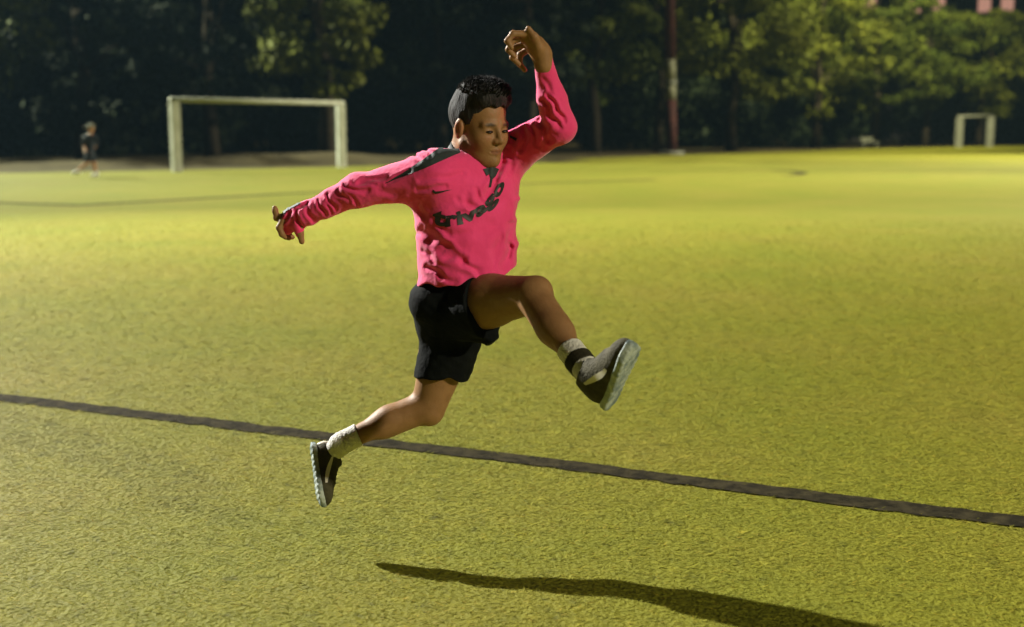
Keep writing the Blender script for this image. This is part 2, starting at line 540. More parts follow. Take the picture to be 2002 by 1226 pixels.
# dense hedge under and behind the trees, canopy shade put into its leaf colour
def hedge():
    rng = np.random.default_rng(5)
    pts, rad = [], []
    for i in range(620):
        f = rng.random()
        px = -300 + f * 2700
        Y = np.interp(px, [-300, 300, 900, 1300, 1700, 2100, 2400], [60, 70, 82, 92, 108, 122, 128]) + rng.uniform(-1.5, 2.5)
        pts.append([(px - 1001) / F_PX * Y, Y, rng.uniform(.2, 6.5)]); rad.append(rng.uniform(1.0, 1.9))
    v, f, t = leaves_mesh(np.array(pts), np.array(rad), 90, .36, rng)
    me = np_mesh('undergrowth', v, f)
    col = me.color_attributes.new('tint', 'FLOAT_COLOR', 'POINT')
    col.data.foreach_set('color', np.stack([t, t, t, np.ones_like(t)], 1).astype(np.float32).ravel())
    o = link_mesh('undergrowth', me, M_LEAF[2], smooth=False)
    tag(o, 'undergrowth beneath the trees with the shade put into its leaf colour', 'undergrowth', kind='stuff')
hedge()

# ------------------------------------------------------------------ building with lit windows beyond the trees
def building():
    Y = 150.0
    x0, x1 = (1660 - 1001) / F_PX * Y, (2140 - 1001) / F_PX * Y
    root = empty('building', ((x0 + x1) / 2, Y, 0))
    tag(root, 'dark building with peach lit windows above the right trees', 'building')
    m_wall = mat('dark_wall', (.10, .09, .10), .9, .1, (.08, .07, .08), 1)
    m_fr = mat('window_frame', (.12, .11, .11), .6, .3)
    m_lit = mat('lit_window', (.5, .35, .28), .5, .2, emit=(1.0, .50, .36, .45))
    m_dark = mat('dark_glass', (.01, .01, .014), .2, .5)
    w = x1 - x0; H = 18.6
    bm = bmesh.new(); add_box(bm, (0, 6, H / 2), (w, 12, H)); bm_obj('wall', bm, m_wall, root, (0, 0, 0))
    bm = bmesh.new(); add_box(bm, (0, 6, H + .2), (w + .8, 12.8, .4)); bm_obj('roof', bm, m_wall, root, (0, 0, 0))
    n = 11
    for k in range(5):
        for i in range(n):
            x = -w / 2 + (i + .5) * w / n; z = 2.0 + k * 3.55
            bm = bmesh.new()
            for sx in (-1, 1): add_box(bm, (x + sx * .85, -.06, z), (.12, .16, 1.9))
            for sz in (-1, 1): add_box(bm, (x, -.06, z + sz * .9), (1.58, .16, .12))
            fo = bm_obj('window', bm, m_fr, root, (0, 0, 0))
            bm = bmesh.new(); add_box(bm, (x, -.03, z), (1.56, .04, 1.66))
            bm_obj('pane', bm, m_lit if k == 4 and i % 3 != 1 else m_dark, fo, (0, 0, 0))
building()

# ================================================================== implicit-surface modelling
def nrm(v):
    v = np.asarray(v, float); return v / np.linalg.norm(v)
def cap(p, a, b, ra, rb):
    a = np.asarray(a, np.float32); ab = np.asarray(b, np.float32) - a
    q = p - a
    t = np.clip((q @ ab) / float(ab @ ab), 0, 1)
    return np.linalg.norm(q - t[:, None] * ab, axis=1) - (ra + (rb - ra) * t)
def ell(p, c, R, r):
    q = (p - np.asarray(c, np.float32))
    if R is not None: q = q @ np.asarray(R, np.float32)
    r = np.asarray(r, np.float32)
    k0 = np.linalg.norm(q / r, axis=1); k1 = np.linalg.norm(q / (r * r), axis=1)
    return k0 * (k0 - 1) / np.maximum(k1, 1e-6)
def smin(a, b, k):
    h = np.clip(.5 + .5 * (b - a) / k, 0, 1)
    return b * (1 - h) + a * h - k * h * (1 - h)
def smax(a, b, k): return -smin(-a, -b, k)
def plane(p, c, n): return (p - np.asarray(c, np.float32)) @ np.asarray(nrm(n), np.float32)

def sdf_mesh(fn, lo, hi, h, B=8, proj=2, margin=.02):
    lo = np.asarray(lo, float); hi = np.asarray(hi, float)
    nb = np.ceil((hi - lo) / (h * B)).astype(int)
    n = nb * B
    ci = np.stack(np.meshgrid(*[np.arange(k) for k in nb], indexing='ij'), -1).reshape(-1, 3)
    cc = lo + (ci * B + (B - 1) / 2) * h
    dc = fn(cc.astype(np.float32))
    act = np.abs(dc) < .87 * B * h * 1.25 + margin
    V = np.kron(np.sign(dc).reshape(nb).astype(np.float32), np.ones((B, B, B), np.float32))
    off = np.stack(np.meshgrid(*[np.arange(B)] * 3, indexing='ij'), -1).reshape(-1, 3)
    ai = ci[act]
    for s in range(0, len(ai), 600):
        blk = ai[s:s + 600]
        idx = (blk[:, None, :] * B + off[None]).reshape(-1, 3)
        val = fn((lo + idx * h).astype(np.float32))
        V[idx[:, 0], idx[:, 1], idx[:, 2]] = val
    S = V < 0
    cnt = np.zeros(n - 1, np.uint8)
    for dx in (0, 1):
        for dy in (0, 1):
            for dz in (0, 1):
                cnt += S[dx:n[0] - 1 + dx, dy:n[1] - 1 + dy, dz:n[2] - 1 + dz]
    cells = np.argwhere((cnt > 0) & (cnt < 8))
    cn = n - 1
    flat = (cells[:, 0] * cn[1] + cells[:, 1]) * cn[2] + cells[:, 2]
    cor = np.array([[0, 0, 0], [1, 0, 0], [0, 1, 0], [1, 1, 0], [0, 0, 1], [1, 0, 1], [0, 1, 1], [1, 1, 1]])
    cv = np.stack([V[cells[:, 0] + c[0], cells[:, 1] + c[1], cells[:, 2] + c[2]] for c in cor], 1)
    acc = np.zeros((len(cells), 3)); num = np.zeros(len(cells))
    for a, b in [(0, 1), (2, 3), (4, 5), (6, 7), (0, 2), (1, 3), (4, 6), (5, 7), (0, 4), (1, 5), (2, 6), (3, 7)]:
        va, vb = cv[:, a], cv[:, b]
        m = (va < 0) != (vb < 0)
        t = np.where(m, va / np.where(m, va - vb, 1), 0)
        acc += np.where(m[:, None], cor[a] + t[:, None] * (cor[b] - cor[a]), 0); num += m
    verts = lo + (cells + acc / num[:, None]) * h
    quads = []
    for ax in range(3):
        o1, o2 = [(1, 2), (2, 0), (0, 1)][ax]
        sl0 = [slice(None)] * 3; sl1 = [slice(None)] * 3
        sl0[ax] = slice(0, n[ax] - 1); sl1[ax] = slice(1, n[ax])
        a, b = S[tuple(sl0)], S[tuple(sl1)]
        e = np.argwhere(a != b)
        e = e[(e[:, o1] > 0) & (e[:, o2] > 0) & (e[:, o1] < n[o1] - 1) & (e[:, o2] < n[o2] - 1)]
        inside = a[e[:, 0], e[:, 1], e[:, 2]]
        def cid(d1, d2):
            c = e.copy(); c[:, o1] -= d1; c[:, o2] -= d2
            f = (c[:, 0] * cn[1] + c[:, 1]) * cn[2] + c[:, 2]
            return np.searchsorted(flat, f)
        q = np.stack([cid(1, 1), cid(0, 1), cid(0, 0), cid(1, 0)], 1)
        q[~inside] = q[~inside][:, ::-1]
        quads.append(q)
    quads = np.concatenate(quads)
    for _ in range(proj):
        p = verts.astype(np.float32); e = h * .6
        d0 = fn(p)
        g = np.stack([fn(p + np.eye(3, dtype=np.float32)[i] * e) - fn(p - np.eye(3, dtype=np.float32)[i] * e) for i in range(3)], 1) / (2 * e)
        step = (d0 / np.maximum((g * g).sum(1), .25))[:, None] * g
        ln = np.linalg.norm(step, axis=1)[:, None]
        verts = verts - step * np.minimum(1, h * .8 / np.maximum(ln, 1e-9))
    return verts, quads

# ------------------------------------------------------------------ the runner's skeleton
def yaw_axes(deg):
    a = math.radians(deg)
    return np.array([math.cos(a), -math.sin(a), 0]), np.array([math.sin(a), math.cos(a), 0])
CF, CL = yaw_axes(50)           # chest front, chest left
PF, PL_ = yaw_axes(34)
UP = np.array([0, 0, 1.0])

sho_R, elb_R, wri_R = P(832, 338, 3.90), P(697, 373, 3.93), P(603, 416, 3.98)
sho_L, elb_L, wri_L = P(992, 303, 4.10), P(1091, 246, 3.93), P(1061, 118, 3.84)
hip_R, kne_R, ank_R = P(898, 597, 3.97), P(1043, 577, 3.69), P(1150, 728, 3.40)
hip_L, kne_L, ank_L = P(892, 615, 4.05), P(837, 796, 4.03), P(664, 868, 3.98)
neck0 = P(906, 318, 4.03)

# head frame
a_h = math.radians(47); p_h = math.radians(9); r_h = math.radians(2)
HF = np.array([math.cos(a_h) * math.cos(p_h), -math.sin(a_h) * math.cos(p_h), -math.sin(p_h)])
HL = np.array([math.sin(a_h), math.cos(a_h), 0])
HU = np.cross(HF, HL)
HL, HU = HL * math.cos(r_h) + HU * math.sin(r_h), HU * math.cos(r_h) - HL * math.sin(r_h)
HR = np.stack([HF, HL, HU], 1)
HC = P(938, 251, 3.98)
HS = 1.04
def head_local(p): return (((p - HC.astype(np.float32)) @ HR.astype(np.float32)) / HS).astype(np.float32)
def head_world(q): return HC + HR @ (np.asarray(q, float) * HS)

def head_sdf(p):
    q = head_local(p)
    qa = q.copy(); qa[:, 1] = np.abs(qa[:, 1])      # symmetric
    d = ell(q, (-.014, 0, .045), None, (.098, .078, .086))
    d = smin(d, ell(q, (.028, 0, -.035), None, (.060, .060, .078)), .03)
    d = smin(d, ell(qa, (.046, .036, -.018), None, (.036, .030, .034)), .02)      # cheeks
    d = smin(d, cap(q, (.066, 0, -.092), (.072, 0, -.090), .021, .019), .022)     # chin
    d = smin(d, cap(qa, (-.006, .056, -.05), (.056, .018, -.092), .016, .014), .025)  # jaw line
    d = smin(d, cap(qa, (.078, .010, .024), (.070, .044, .022), .011, .009), .014)   # brow
    d = smax(d, -ell(qa, (.094, .031, .004), None, (.013, .018, .0095)), .012)    # eye hollow
    d = smin(d, ell(qa, (.0715, .032, .0035), None, (.014, .0175, .0120)), .004)     # lids
    d = smin(d, cap(q, (.084, 0, .012), (.100, 0, -.023), .008, .0115), .010)      # nose
    d = smin(d, ell(qa, (.091, .0125, -.026), None, (.011, .0085, .0085)), .006)
    d = smax(d, -cap(qa, (.100, .0065, -.0345), (.094, .007, -.030), .0035, .003), .003)
    d = smin(d, cap(qa, (.0865, 0, -.0535), (.077, .021, -.0575), .0075, .0045), .006)   # lips
    d = smin(d, cap(qa, (.0850, 0, -.0645), (.077, .018, -.0620), .0080, .0045), .006)
    d = smax(d, -cap(qa, (.0955, 0, -.0588), (.080, .024, -.0592), .0022, .0018), .003)
    # ear
    er = ell(qa, (-.008, .079, .000), None, (.018, .010, .031))
    er = smax(er, -ell(qa, (-.003, .091, .002), None, (.009, .007, .017)), .005)
    d = smin(d, er, .008)
    d = d * HS
    d = smin(d, cap(p, head_world((-.036, 0, -.035)), neck0 - UP * .02, .058, .062), .03)
    return d

def chain(p, pts, rr, k=.012):
    d = None
    for i in range(len(pts) - 1):
        c = cap(p, pts[i], pts[i + 1], rr[i], rr[i + 1])
        d = c if d is None else smin(d, c, k)
    return d

# raised (left) hand: wrist, palm and loosely hanging fingers
def hand_L(p):
    Y0 = 3.84
    d = chain(p, [P(1062, 128, Y0), P(1061, 108, Y0), P(1048, 86, Y0 - .005)], [.026, .025, .026], .02)
    palm = smin(cap(p, P(1052, 98, Y0 - .02), P(1026, 70, Y0 - .03), .021, .015), cap(p, P(1052, 102, Y0 + .015), P(1034, 92, Y0 + .03), .021, .016), .03)
    palm = smin(palm, cap(p, P(1056, 98, Y0), P(1028, 80, Y0), .021, .017), .02)
    d = smin(d, palm, .02)
    fingers = [
        [(1025, 67, -.045), (1003, 66, -.055), (992, 80, -.06), (1000, 93, -.058)],
        [(1025, 75, -.022), (1001, 79, -.030), (994, 97, -.034), (1005, 110, -.030)],
        [(1029, 85, .002), (1006, 94, -.004), (1002, 113, -.006), (1014, 125, -.004)],
        [(1035, 95, .026), (1017, 107, .022), (1015, 124, .020), (1026, 137, .020)],
    ]
    for f in fingers:
        w = [P(x, y, Y0 + dy) for x, y, dy in f]
        d = smin(d, chain(p, w, [.0112, .0102, .0092, .0078], .005), .0045)
    th = [P(1053, 92, Y0 - .035), P(1045, 73, Y0 - .05), P(1033, 56, Y0 - .055)]
    return smin(d, chain(p, th, [.015, .012, .0085], .01), .012)
# trailing (right) hand, mostly inside the pulled-down sleeve
def hand_R(p):
    Y0 = 4.01
    d = chain(p, [wri_R, P(580, 424, Y0), P(560, 432, Y0)], [.026, .028, .027], .02)
    fingers = [
        [(553, 424, .0), (541, 426, .0), (538, 412, .0), (537, 406, .0)],
        [(553, 432, -.02), (546, 445, -.024), (551, 458, -.024), (557, 464, -.02)],
        [(557, 438, .004), (553, 450, .004), (558, 462, .004), (565, 466, .004)],
        [(563, 440, .026), (560, 452, .026), (566, 462, .026), (572, 464, .026)],
    ]
    for f in fingers:
        w = [P(x, y, Y0 + dy) for x, y, dy in f]
        d = smin(d, chain(p, w, [.0115, .0105, .0095, .0075], .006), .007)
    th = [P(580, 432, Y0 - .025), P(586, 455, Y0 - .03), P(590, 472, Y0 - .03)]
    return smin(d, chain(p, th, [.015, .012, .0095], .01), .012)

def lerp(a, b, t): return a + (b - a) * t
def leg(p, hip, kne, ank, back, front):
    """back: unit vector towards the calf muscle"""
    d = cap(p, hip, lerp(hip, kne, .45), .092, .080)
    d = smin(d, cap(p, lerp(hip, kne, .40), kne, .083, .057), .03)
    d = smin(d, cap(p, lerp(hip, kne, .35) + front * .018, lerp(hip, kne, .88) + front * .012, .062, .040), .03)
    d = smin(d, cap(p, kne, lerp(kne, ank, .5), .050, .044), .02)
    d = smin(d, ell(p, kne + front * .022, None, (.036, .036, .040)), .02)      # knee cap
    d = smin(d, cap(p, lerp(kne, ank, .12) + back * .014, lerp(kne, ank, .42) + back * .016, .038, .040), .03)
    d = smin(d, cap(p, lerp(kne, ank, .42) + back * .010, ank, .040, .031), .03)
    return d
sh_R = nrm(ank_R - kne_R); sh_L = nrm(ank_L - kne_L)
def perp(v, d): return nrm(v - d * (v @ d))
back_R = perp(np.array([-.75, .2, -.4]), sh_R); back_L = perp(np.array([-.35, .15, .95]), sh_L)

def body_sdf(p):
    d = head_sdf(p)
    d = smin(d, cap(p, neck0 - UP * .02, P(912, 420, 4.0), .06, .10), .05)
    d = smin(d, cap(p, P(912, 420, 4.0), P(885, 590, 4.0), .10, .10), .05)
    d = smin(d, chain(p, [neck0 - UP * .03, sho_R, elb_R, wri_R], [.05, .048, .036, .026], .03), .03)
    d = smin(d, chain(p, [neck0 - UP * .03, sho_L, elb_L, wri_L], [.05, .048, .036, .026], .03), .03)
    d = smin(d, hand_L(p), .01)
    d = smin(d, hand_R(p), .01)
    d = smin(d, leg(p, hip_R, kne_R, ank_R, back_R, -back_R), .03)
    d = smin(d, leg(p, hip_L, kne_L, ank_L, back_L, -back_L), .03)
    return d

runner = empty('person', (0.0, 4.0, 0.0))
tag(runner, 'runner in a pink jersey and black shorts leaping in mid stride', 'person')

v, q = sdf_mesh(body_sdf, (-.86, 3.2, .15), (.36, 4.36, 1.80), .0046)
me = np_mesh('body', v, q)
# real colour of the skin: lips, stubbled scalp, brows, darker shins
ql = head_local(v.astype(np.float32))
base = np.tile(np.array([.235, .122, .050]), (len(v), 1))
def blend(mask, c):
    global base
    base = base * (1 - mask[:, None]) + np.array(c) * mask[:, None]
ya = np.abs(ql[:, 1])
near_head = (np.linalg.norm(ql, axis=1) < .16)
lip = np.clip(1 - np.hypot((ya) / .024, (ql[:, 2] + .059) / .0115), 0, 1) * (ql[:, 0] > .06) * near_head
blend(np.clip(lip * 3, 0, 1) * .6, (.23, .075, .05))
lipline = np.clip(1 - np.hypot(ya / .024, (ql[:, 2] + .0590) / .0026), 0, 1) * (ql[:, 0] > .06) * near_head
blend(np.clip(lipline * 3, 0, 1) * .6, (.07, .025, .018))
brow = np.clip(1.3 - np.hypot((ya - .032) / .0165, (ql[:, 2] - .0245 + .10 * np.abs(ya - .03)) / .0050), 0, 1) * (ql[:, 0] > .05) * near_head
blend(np.clip(brow * 2, 0, 1) * .85, (.03, .02, .014))
cheek = np.clip(1 - np.hypot((ya - .04) / .03, (ql[:, 2] + .02) / .03), 0, 1) * near_head * (ql[:, 0] > 0)
blend(cheek * .25, (.36, .13, .08))
ear = np.clip(1 - np.hypot((ql[:, 0] + .008) / .026, ql[:, 2] / .04), 0, 1) * (ya > .074) * near_head
blend(np.clip(ear * 2, 0, 1) * .4, (.40, .13, .07))
ca = me.color_attributes.new('skin_col', 'FLOAT_COLOR', 'POINT')
ca.data.foreach_set('color', np.concatenate([base, np.ones((len(v), 1))], 1).astype(np.float32).ravel())
link_mesh('body', me, M_SKIN, runner)

# eyes: narrow dark slits between the lids
for sy in (-1, 1):
    bm = bmesh.new()
    bmesh.ops.create_uvsphere(bm, u_segments=16, v_segments=10, radius=1)
    R4 = Matrix([list(HR[i]) for i in range(3)]).to_4x4()
    c = head_world((.0785, sy * .0325, .0030))
    M = Matrix.Translation(Vector(c)) @ R4 @ Matrix.Rotation(sy * .42, 4, 'Z') @ Matrix.Diagonal((.0115 * HS, .0145 * HS, .0054 * HS, 1))
    bmesh.ops.transform(bm, matrix=M, verts=bm.verts)
    bm_obj('eye', bm, M_EYE, runner, None, True)

# hair: short back and sides, longer top
def hair_sdf(p):
    q = head_local(p)
    n = .0009 * np.sin(q[:, 0] * 150 + 3 * np.sin(q[:, 1] * 60)) * np.sin(q[:, 1] * 130 + 1.3 + q[:, 2] * 40)
    d = ell(q, (-.018, 0, .046), None, (.101, .0805, .089))
    top = ell(q, (.004, 0, .104), None, (.086, .070, .054))
    top = smin(top, cap(q, (.060, -.040, .096), (.060, .040, .096), .022, .022), .02)
    d = smin(d, top, .025)
    x = q[:, 0]
    zl = np.interp(x, [-.12, -.07, -.04, -.022, .004, .020, .034, .052, .062, .09], [-.052, -.045, -.02, .028, .020, -.010, .030, .056, .076, .080]).astype(np.float32)
    zl = zl + .004 * np.sin(q[:, 1] * 160) * (x > .05)
    d = smax(d, (zl - q[:, 2]) * .75, .004)
    return (d + n) * HS
v, q = sdf_mesh(hair_sdf, HC - .2, HC + .22, .004)
link_mesh('hair', np_mesh('hair', v, q), M_HAIR, runner)
# loose tufts on the top of the hair
bm = bmesh.new()
rnd = random.Random(3)
for i in range(760):
    th, rr = rnd.uniform(0, 2 * math.pi), math.sqrt(rnd.random())
    x, y = .004 + rr * .088 * math.cos(th), rr * .072 * math.sin(th)
    zt = .104 + .054 * math.sqrt(max(0, 1 - ((x - .004) / .090) ** 2 - (y / .074) ** 2)) - .008
    l = rnd.uniform(.014, .024)
    d = nrm([x * 5 + .55 + rnd.gauss(0, .10), y * 6 + rnd.gauss(0, .10), .75])
    a = head_world((x, y, zt)); b = head_world(np.array([x, y, zt]) + d * l); m = (a + b) / 2 + HU * .0015
    add_tube(bm, [a, m, b], [.0024, .0018, .0003], 4, False)
bm_obj('hair_tufts', bm, M_HAIR, runner, None, True)

# ------------------------------------------------------------------ jersey
t0c, t1c = P(913, 575, 3.98), P(914, 296, 4.01)
z0t, z1t = t0c[2], t1c[2]
def torso_sdf(p):
    u = (p[:, 2] - z0t) / (z1t - z0t)
    uc = np.clip(u, -.1, 1.1)
    cx = t0c[0] + (t1c[0] - t0c[0]) * uc; cy = t0c[1] + (t1c[1] - t0c[1]) * uc
    yaw = np.radians(np.interp(uc, [0, .5, 1], [40, 48, 50]))
    dx, dy = p[:, 0] - cx, p[:, 1] - cy
    f = dx * np.cos(yaw) - dy * np.sin(yaw); l = dx * np.sin(yaw) + dy * np.cos(yaw)
    W = np.interp(uc, [-.1, 0, .12, .35, .6, .78, .9, 1.0, 1.1], [.172, .170, .166, .168, .184, .188, .165, .10, .06])
    D = np.interp(uc, [-.1, 0, .12, .35, .6, .78, .9, 1.0, 1.1], [.140, .142, .142, .138, .132, .120, .098, .075, .05])
    n = 2.35
    rr = (np.abs(f / D) ** n + np.abs(l / W) ** n) ** (1 / n)
    d = (rr - 1) * np.minimum(W, D) * .9
    return smax(d, (p[:, 2] - (z1t - .005)), .03)
FOLDS = [   # pixel a, pixel b, half width (m), depth (m)
    ((826, 452), (868, 484), .014, .011), ((868, 484), (905, 509), .013, .012), ((905, 509), (945, 535), .012, .009),
    ((848, 486), (878, 504), .010, .008), ((878, 504), (910, 520), .010, .007), ((836, 522), (862, 540), .010, .009), ((862, 540), (888, 550), .010, .007),
    ((832, 490), (850, 510), .009, .007), ((920, 520), (950, 545), .009, .006), ((846, 446), (880, 456), .010, .006), ((880, 456), (912, 457), .011, .005),
    ((992, 292), (975, 335), .011, .013), ((975, 335), (953, 385), .010, .010), ((1004, 300), (990, 340), .009, .006),
    ((1001, 440), (996, 480), .011, .010), ((996, 480), (986, 522), .012, .011), ((1014, 400), (1010, 470), .009, .008), ((978, 470), (968, 520), .014, .006),
    ((818, 369), (868, 365), .009, .005), ((824, 352), (900, 342), .010, .004), ((911, 384), (928, 410), .008, .006), ((930, 372), (940, 395), .008, .005), ((895, 392), (925, 400), .010, .004),
    ((814, 400), (826, 424), .010, .003), ((900, 420), (960, 440), .020, .004), ((930, 455), (980, 440), .018, .004),
    # trailing sleeve
    ((706, 355), (754, 347), .007, .007), ((672, 364), (716, 374), .007, .007), ((690, 358), (730, 362), .006, .004), ((641, 380), (657, 408), .006, .006), ((659, 374), (680, 395), .006, .005),
    ((620, 394), (633, 421), .006, .006), ((601, 405), (613, 432), .006, .006), ((578, 413), (586, 446), .006, .010), ((640, 393), (648, 416), .005, .004), ((680, 384), (700, 398), .007, .004),
    ((758, 357), (806, 333), .006, .005), ((808, 302), (817, 316), .007, .007), ((835, 292), (845, 304), .006, .006), ((742, 372), (780, 380), .012, .004), ((600, 398), (582, 408), .005, .008), ((566, 416), (556, 432), .005, .008),
    # raised sleeve
    ((1070, 186), (1088, 212), .007, .008), ((1088, 212), (1103, 236), .008, .008), ((1060, 196), (1080, 236), .006, .008), ((1078, 236), (1094, 250), .007, .007),
    ((1058, 232), (1076, 274), .008, .009), ((1040, 244), (1050, 285), .008, .007), ((1026, 252), (1022, 290), .008, .008), ((1008, 268), (996, 306), .009, .008), ((1064, 150), (1078, 180), .008, .004), ((1082, 262), (1060, 290), .010, .005),
]
_FA = [(P(a[0], a[1], 3.95), P(b[0], b[1], 3.95), w, dp) for a, b, w, dp in [(f[0], f[1], f[2], f[3] * (.68 if i < 11 else 1)) for i, f in enumerate(FOLDS)]]
def folds(p):
    x, y, z = p[:, 0], p[:, 1], p[:, 2]
    # perspective-free enough: everything sits within 25 cm of depth
    wob = .004 * np.sin(61 * x + 40 * z + 20 * y) + .003 * np.sin(97 * z - 55 * x)
    d = np.zeros(len(p), np.float32)
    q = np.stack([x + wob, z + wob * .7], 1)
    sc = 3.95 / np.maximum(y, 3)
    q = np.stack([q[:, 0] * sc, (q[:, 1] - CAM_H) * sc + CAM_H], 1)
    for a, b, w, dp in _FA:
        A = np.array([a[0], a[2]]); B = np.array([b[0], b[2]]) - A
        r = q - A
        t = np.clip((r @ B) / (B @ B), 0, 1)
        dist = np.linalg.norm(r - t[:, None] * B, axis=1)
        e = dist / w
        taper = .55 + .45 * np.sin(np.pi * np.clip(t, .05, .95))
        d += dp * taper * (np.exp(-e * e) - .45 * np.exp(-((e - 2.0) ** 2) * 1.2))
    d += .0016 * np.sin(38 * x + 21 * z + 3 * np.sin(17 * z + 9 * y)) * np.sin(29 * z - 13 * x + 11 * y) + .0010 * np.sin(83 * x - 31 * z + 2 * np.sin(40 * z)) * np.sin(66 * z + 20 * y)
    return d
def shirt_sdf(p):
    d = torso_sdf(p)
    d = smin(d, cap(p, sho_R + np.array([.03, 0, -.005]), neck0 - UP * .012, .064, .058), .05)
    d = smin(d, cap(p, sho_L + np.array([-.02, 0, -.01]), neck0 - UP * .012, .062, .058), .05)
    d = smin(d, cap(p, sho_R + np.array([.02, 0, -.01]), elb_R, .074, .050), .055)
    d = smin(d, cap(p, elb_R, wri_R, .050, .037), .03)
    # the sleeve bunches over the trailing hand
    d = smin(d, cap(p, P(602, 418, 3.98), P(572, 428, 4.01), .039, .038), .012)
    d = smin(d, cap(p, P(572, 430, 4.01), P(561, 446, 4.01), .035, .023), .014)
    d = smin(d, cap(p, P(580, 440, 3.98), P(586, 458, 3.98), .0185, .0135), .012)
    d = smin(d, cap(p, sho_L + np.array([-.02, 0, -.012]), elb_L, .074, .053), .055)
    d = smin(d, cap(p, elb_L + np.array([.004, 0, -.004]), lerp(elb_L, wri_L, .45), .050, .040), .03)
    d = smin(d, cap(p, lerp(elb_L, wri_L, .4), P(1061.5, 112, 3.84), .041, .0285), .03)
    d = d + folds(p)
    # openings
    d = smax(d, -(plane(p, P(1062, 108, 3.84), [.25, 0, -1.0])), .006)
    hemz = .893 + .165 * (p[:, 0] - P(822, 556, 4)[0]) + .006 * np.sin(p[:, 0] * 40) + .004 * np.sin(p[:, 0] * 90 + 1)
    d = smax(d, hemz - p[:, 2], .006)
    # neckline
    d = smax(d, -cap(p, neck0 + UP * .0, head_world((-.02, 0, -.04)) + UP * .1, .068, .075), .008)
    return d
v, q = sdf_mesh(shirt_sdf, (-.86, 3.70, .84), (.26, 4.34, 1.66), .0046)
shirt_v, shirt_q = v, q
shirt = link_mesh('jersey', np_mesh('jersey', v, q), M_PINK, runner)
shirt_bvh = BVHTree.FromPolygons([tuple(x) for x in v], [tuple(int(i) for i in f) for f in q])

# flat prints laid on the cloth
def decal(name, polys, bvh, m, parent, off=.0022, grid=2.2, extra_parent=None):
    pts2, edges = [], []
    for poly in polys:
        s = len(pts2)
        dense = []
        for a, b in zip(poly, poly[1:] + poly[:1]):
            n = max(1, int(math.hypot(b[0] - a[0], b[1] - a[1]) / grid))
            dense += [(a[0] + (b[0] - a[0]) * k / n, a[1] + (b[1] - a[1]) * k / n) for k in range(n)]
        pts2 += dense
        edges += [(s + i, s + (i + 1) % len(dense)) for i in range(len(dense))]
    xs = [p[0] for p in pts2]; ys = [p[1] for p in pts2]
    inner = []
    def inside(x, y):
        c = False
        for poly in polys:
            for (x1, y1), (x2, y2) in zip(poly, poly[1:] + poly[:1]):
                if (y1 > y) != (y2 > y) and x < (x2 - x1) * (y - y1) / (y2 - y1) + x1: c = not c
        return c
    y = min(ys)
    while y < max(ys):
        x = min(xs)
        while x < max(xs):
            if inside(x, y): inner.append((x, y))
            x += grid
        y += grid
    vo, eo, fo, *_ = delaunay_2d_cdt([Vector(p) for p in pts2 + inner], edges, [], 0, 1e-4)
    co, idx = [], {}
    o = Vector((0, 0, CAM_H))
    for i, p in enumerate(vo):
        d = Vector(ray(p.x, p.y)).normalized()
        hit, n, fi, dist = bvh.ray_cast(o, d)
        if hit is None: continue
        if n.dot(d) > 0: n = -n
        idx[i] = len(co); co.append(hit + n * off)
    faces = []
    for f in fo:
        if any(i not in idx for i in f): continue
        cx = sum(vo[i].x for i in f) / len(f); cy = sum(vo[i].y for i in f) / len(f)
        if not inside(cx, cy): continue
        w = [co[idx[i]] for i in f]
        if max((w[a] - w[a - 1]).length for a in range(len(w))) > .03: continue
        faces.append([idx[i] for i in f])
    me = bpy.data.meshes.new(name)
    me.from_pydata([tuple(c) for c in co], [], faces)
    return link_mesh(name, me, m, parent)

# charcoal raglan panel over the near shoulder
decal('shoulder_panel', [[(893, 279), (900, 300), (884, 306), (862, 316), (830, 330), (800, 342), (770, 353), (752, 359), (772, 346), (800, 331), (826, 314), (845, 300), (862, 288), (880, 281)]], shirt_bvh, M_PANEL, shirt, .003)
# chest mark: a curved tick
decal('chest_mark', [[(846, 371), (846, 376), (851, 378.5), (862, 376.5), (884, 370.5), (862, 373.2), (852, 374.2), (849, 372.5)]], shirt_bvh, M_PRINT, shirt, grid=1.5)
decal('sleeve_mark', [[(997, 265), (1002, 266), (1012, 271), (1010, 276), (1003, 272), (998, 270)]], shirt_bvh, M_PRINT, shirt, grid=1.5)
decal('collar_opening', [[(944, 331), (951, 345), (957, 341), (961, 351), (969, 343), (975, 331), (966, 327), (954, 328)]], shirt_bvh, M_PANEL, shirt, .003, 1.5)
# front zip
decal('zip', [[(957, 338), (962, 338), (962, 350), (959, 366), (955, 366), (958, 350)]], shirt_bvh, M_PANEL, shirt, grid=1.5)

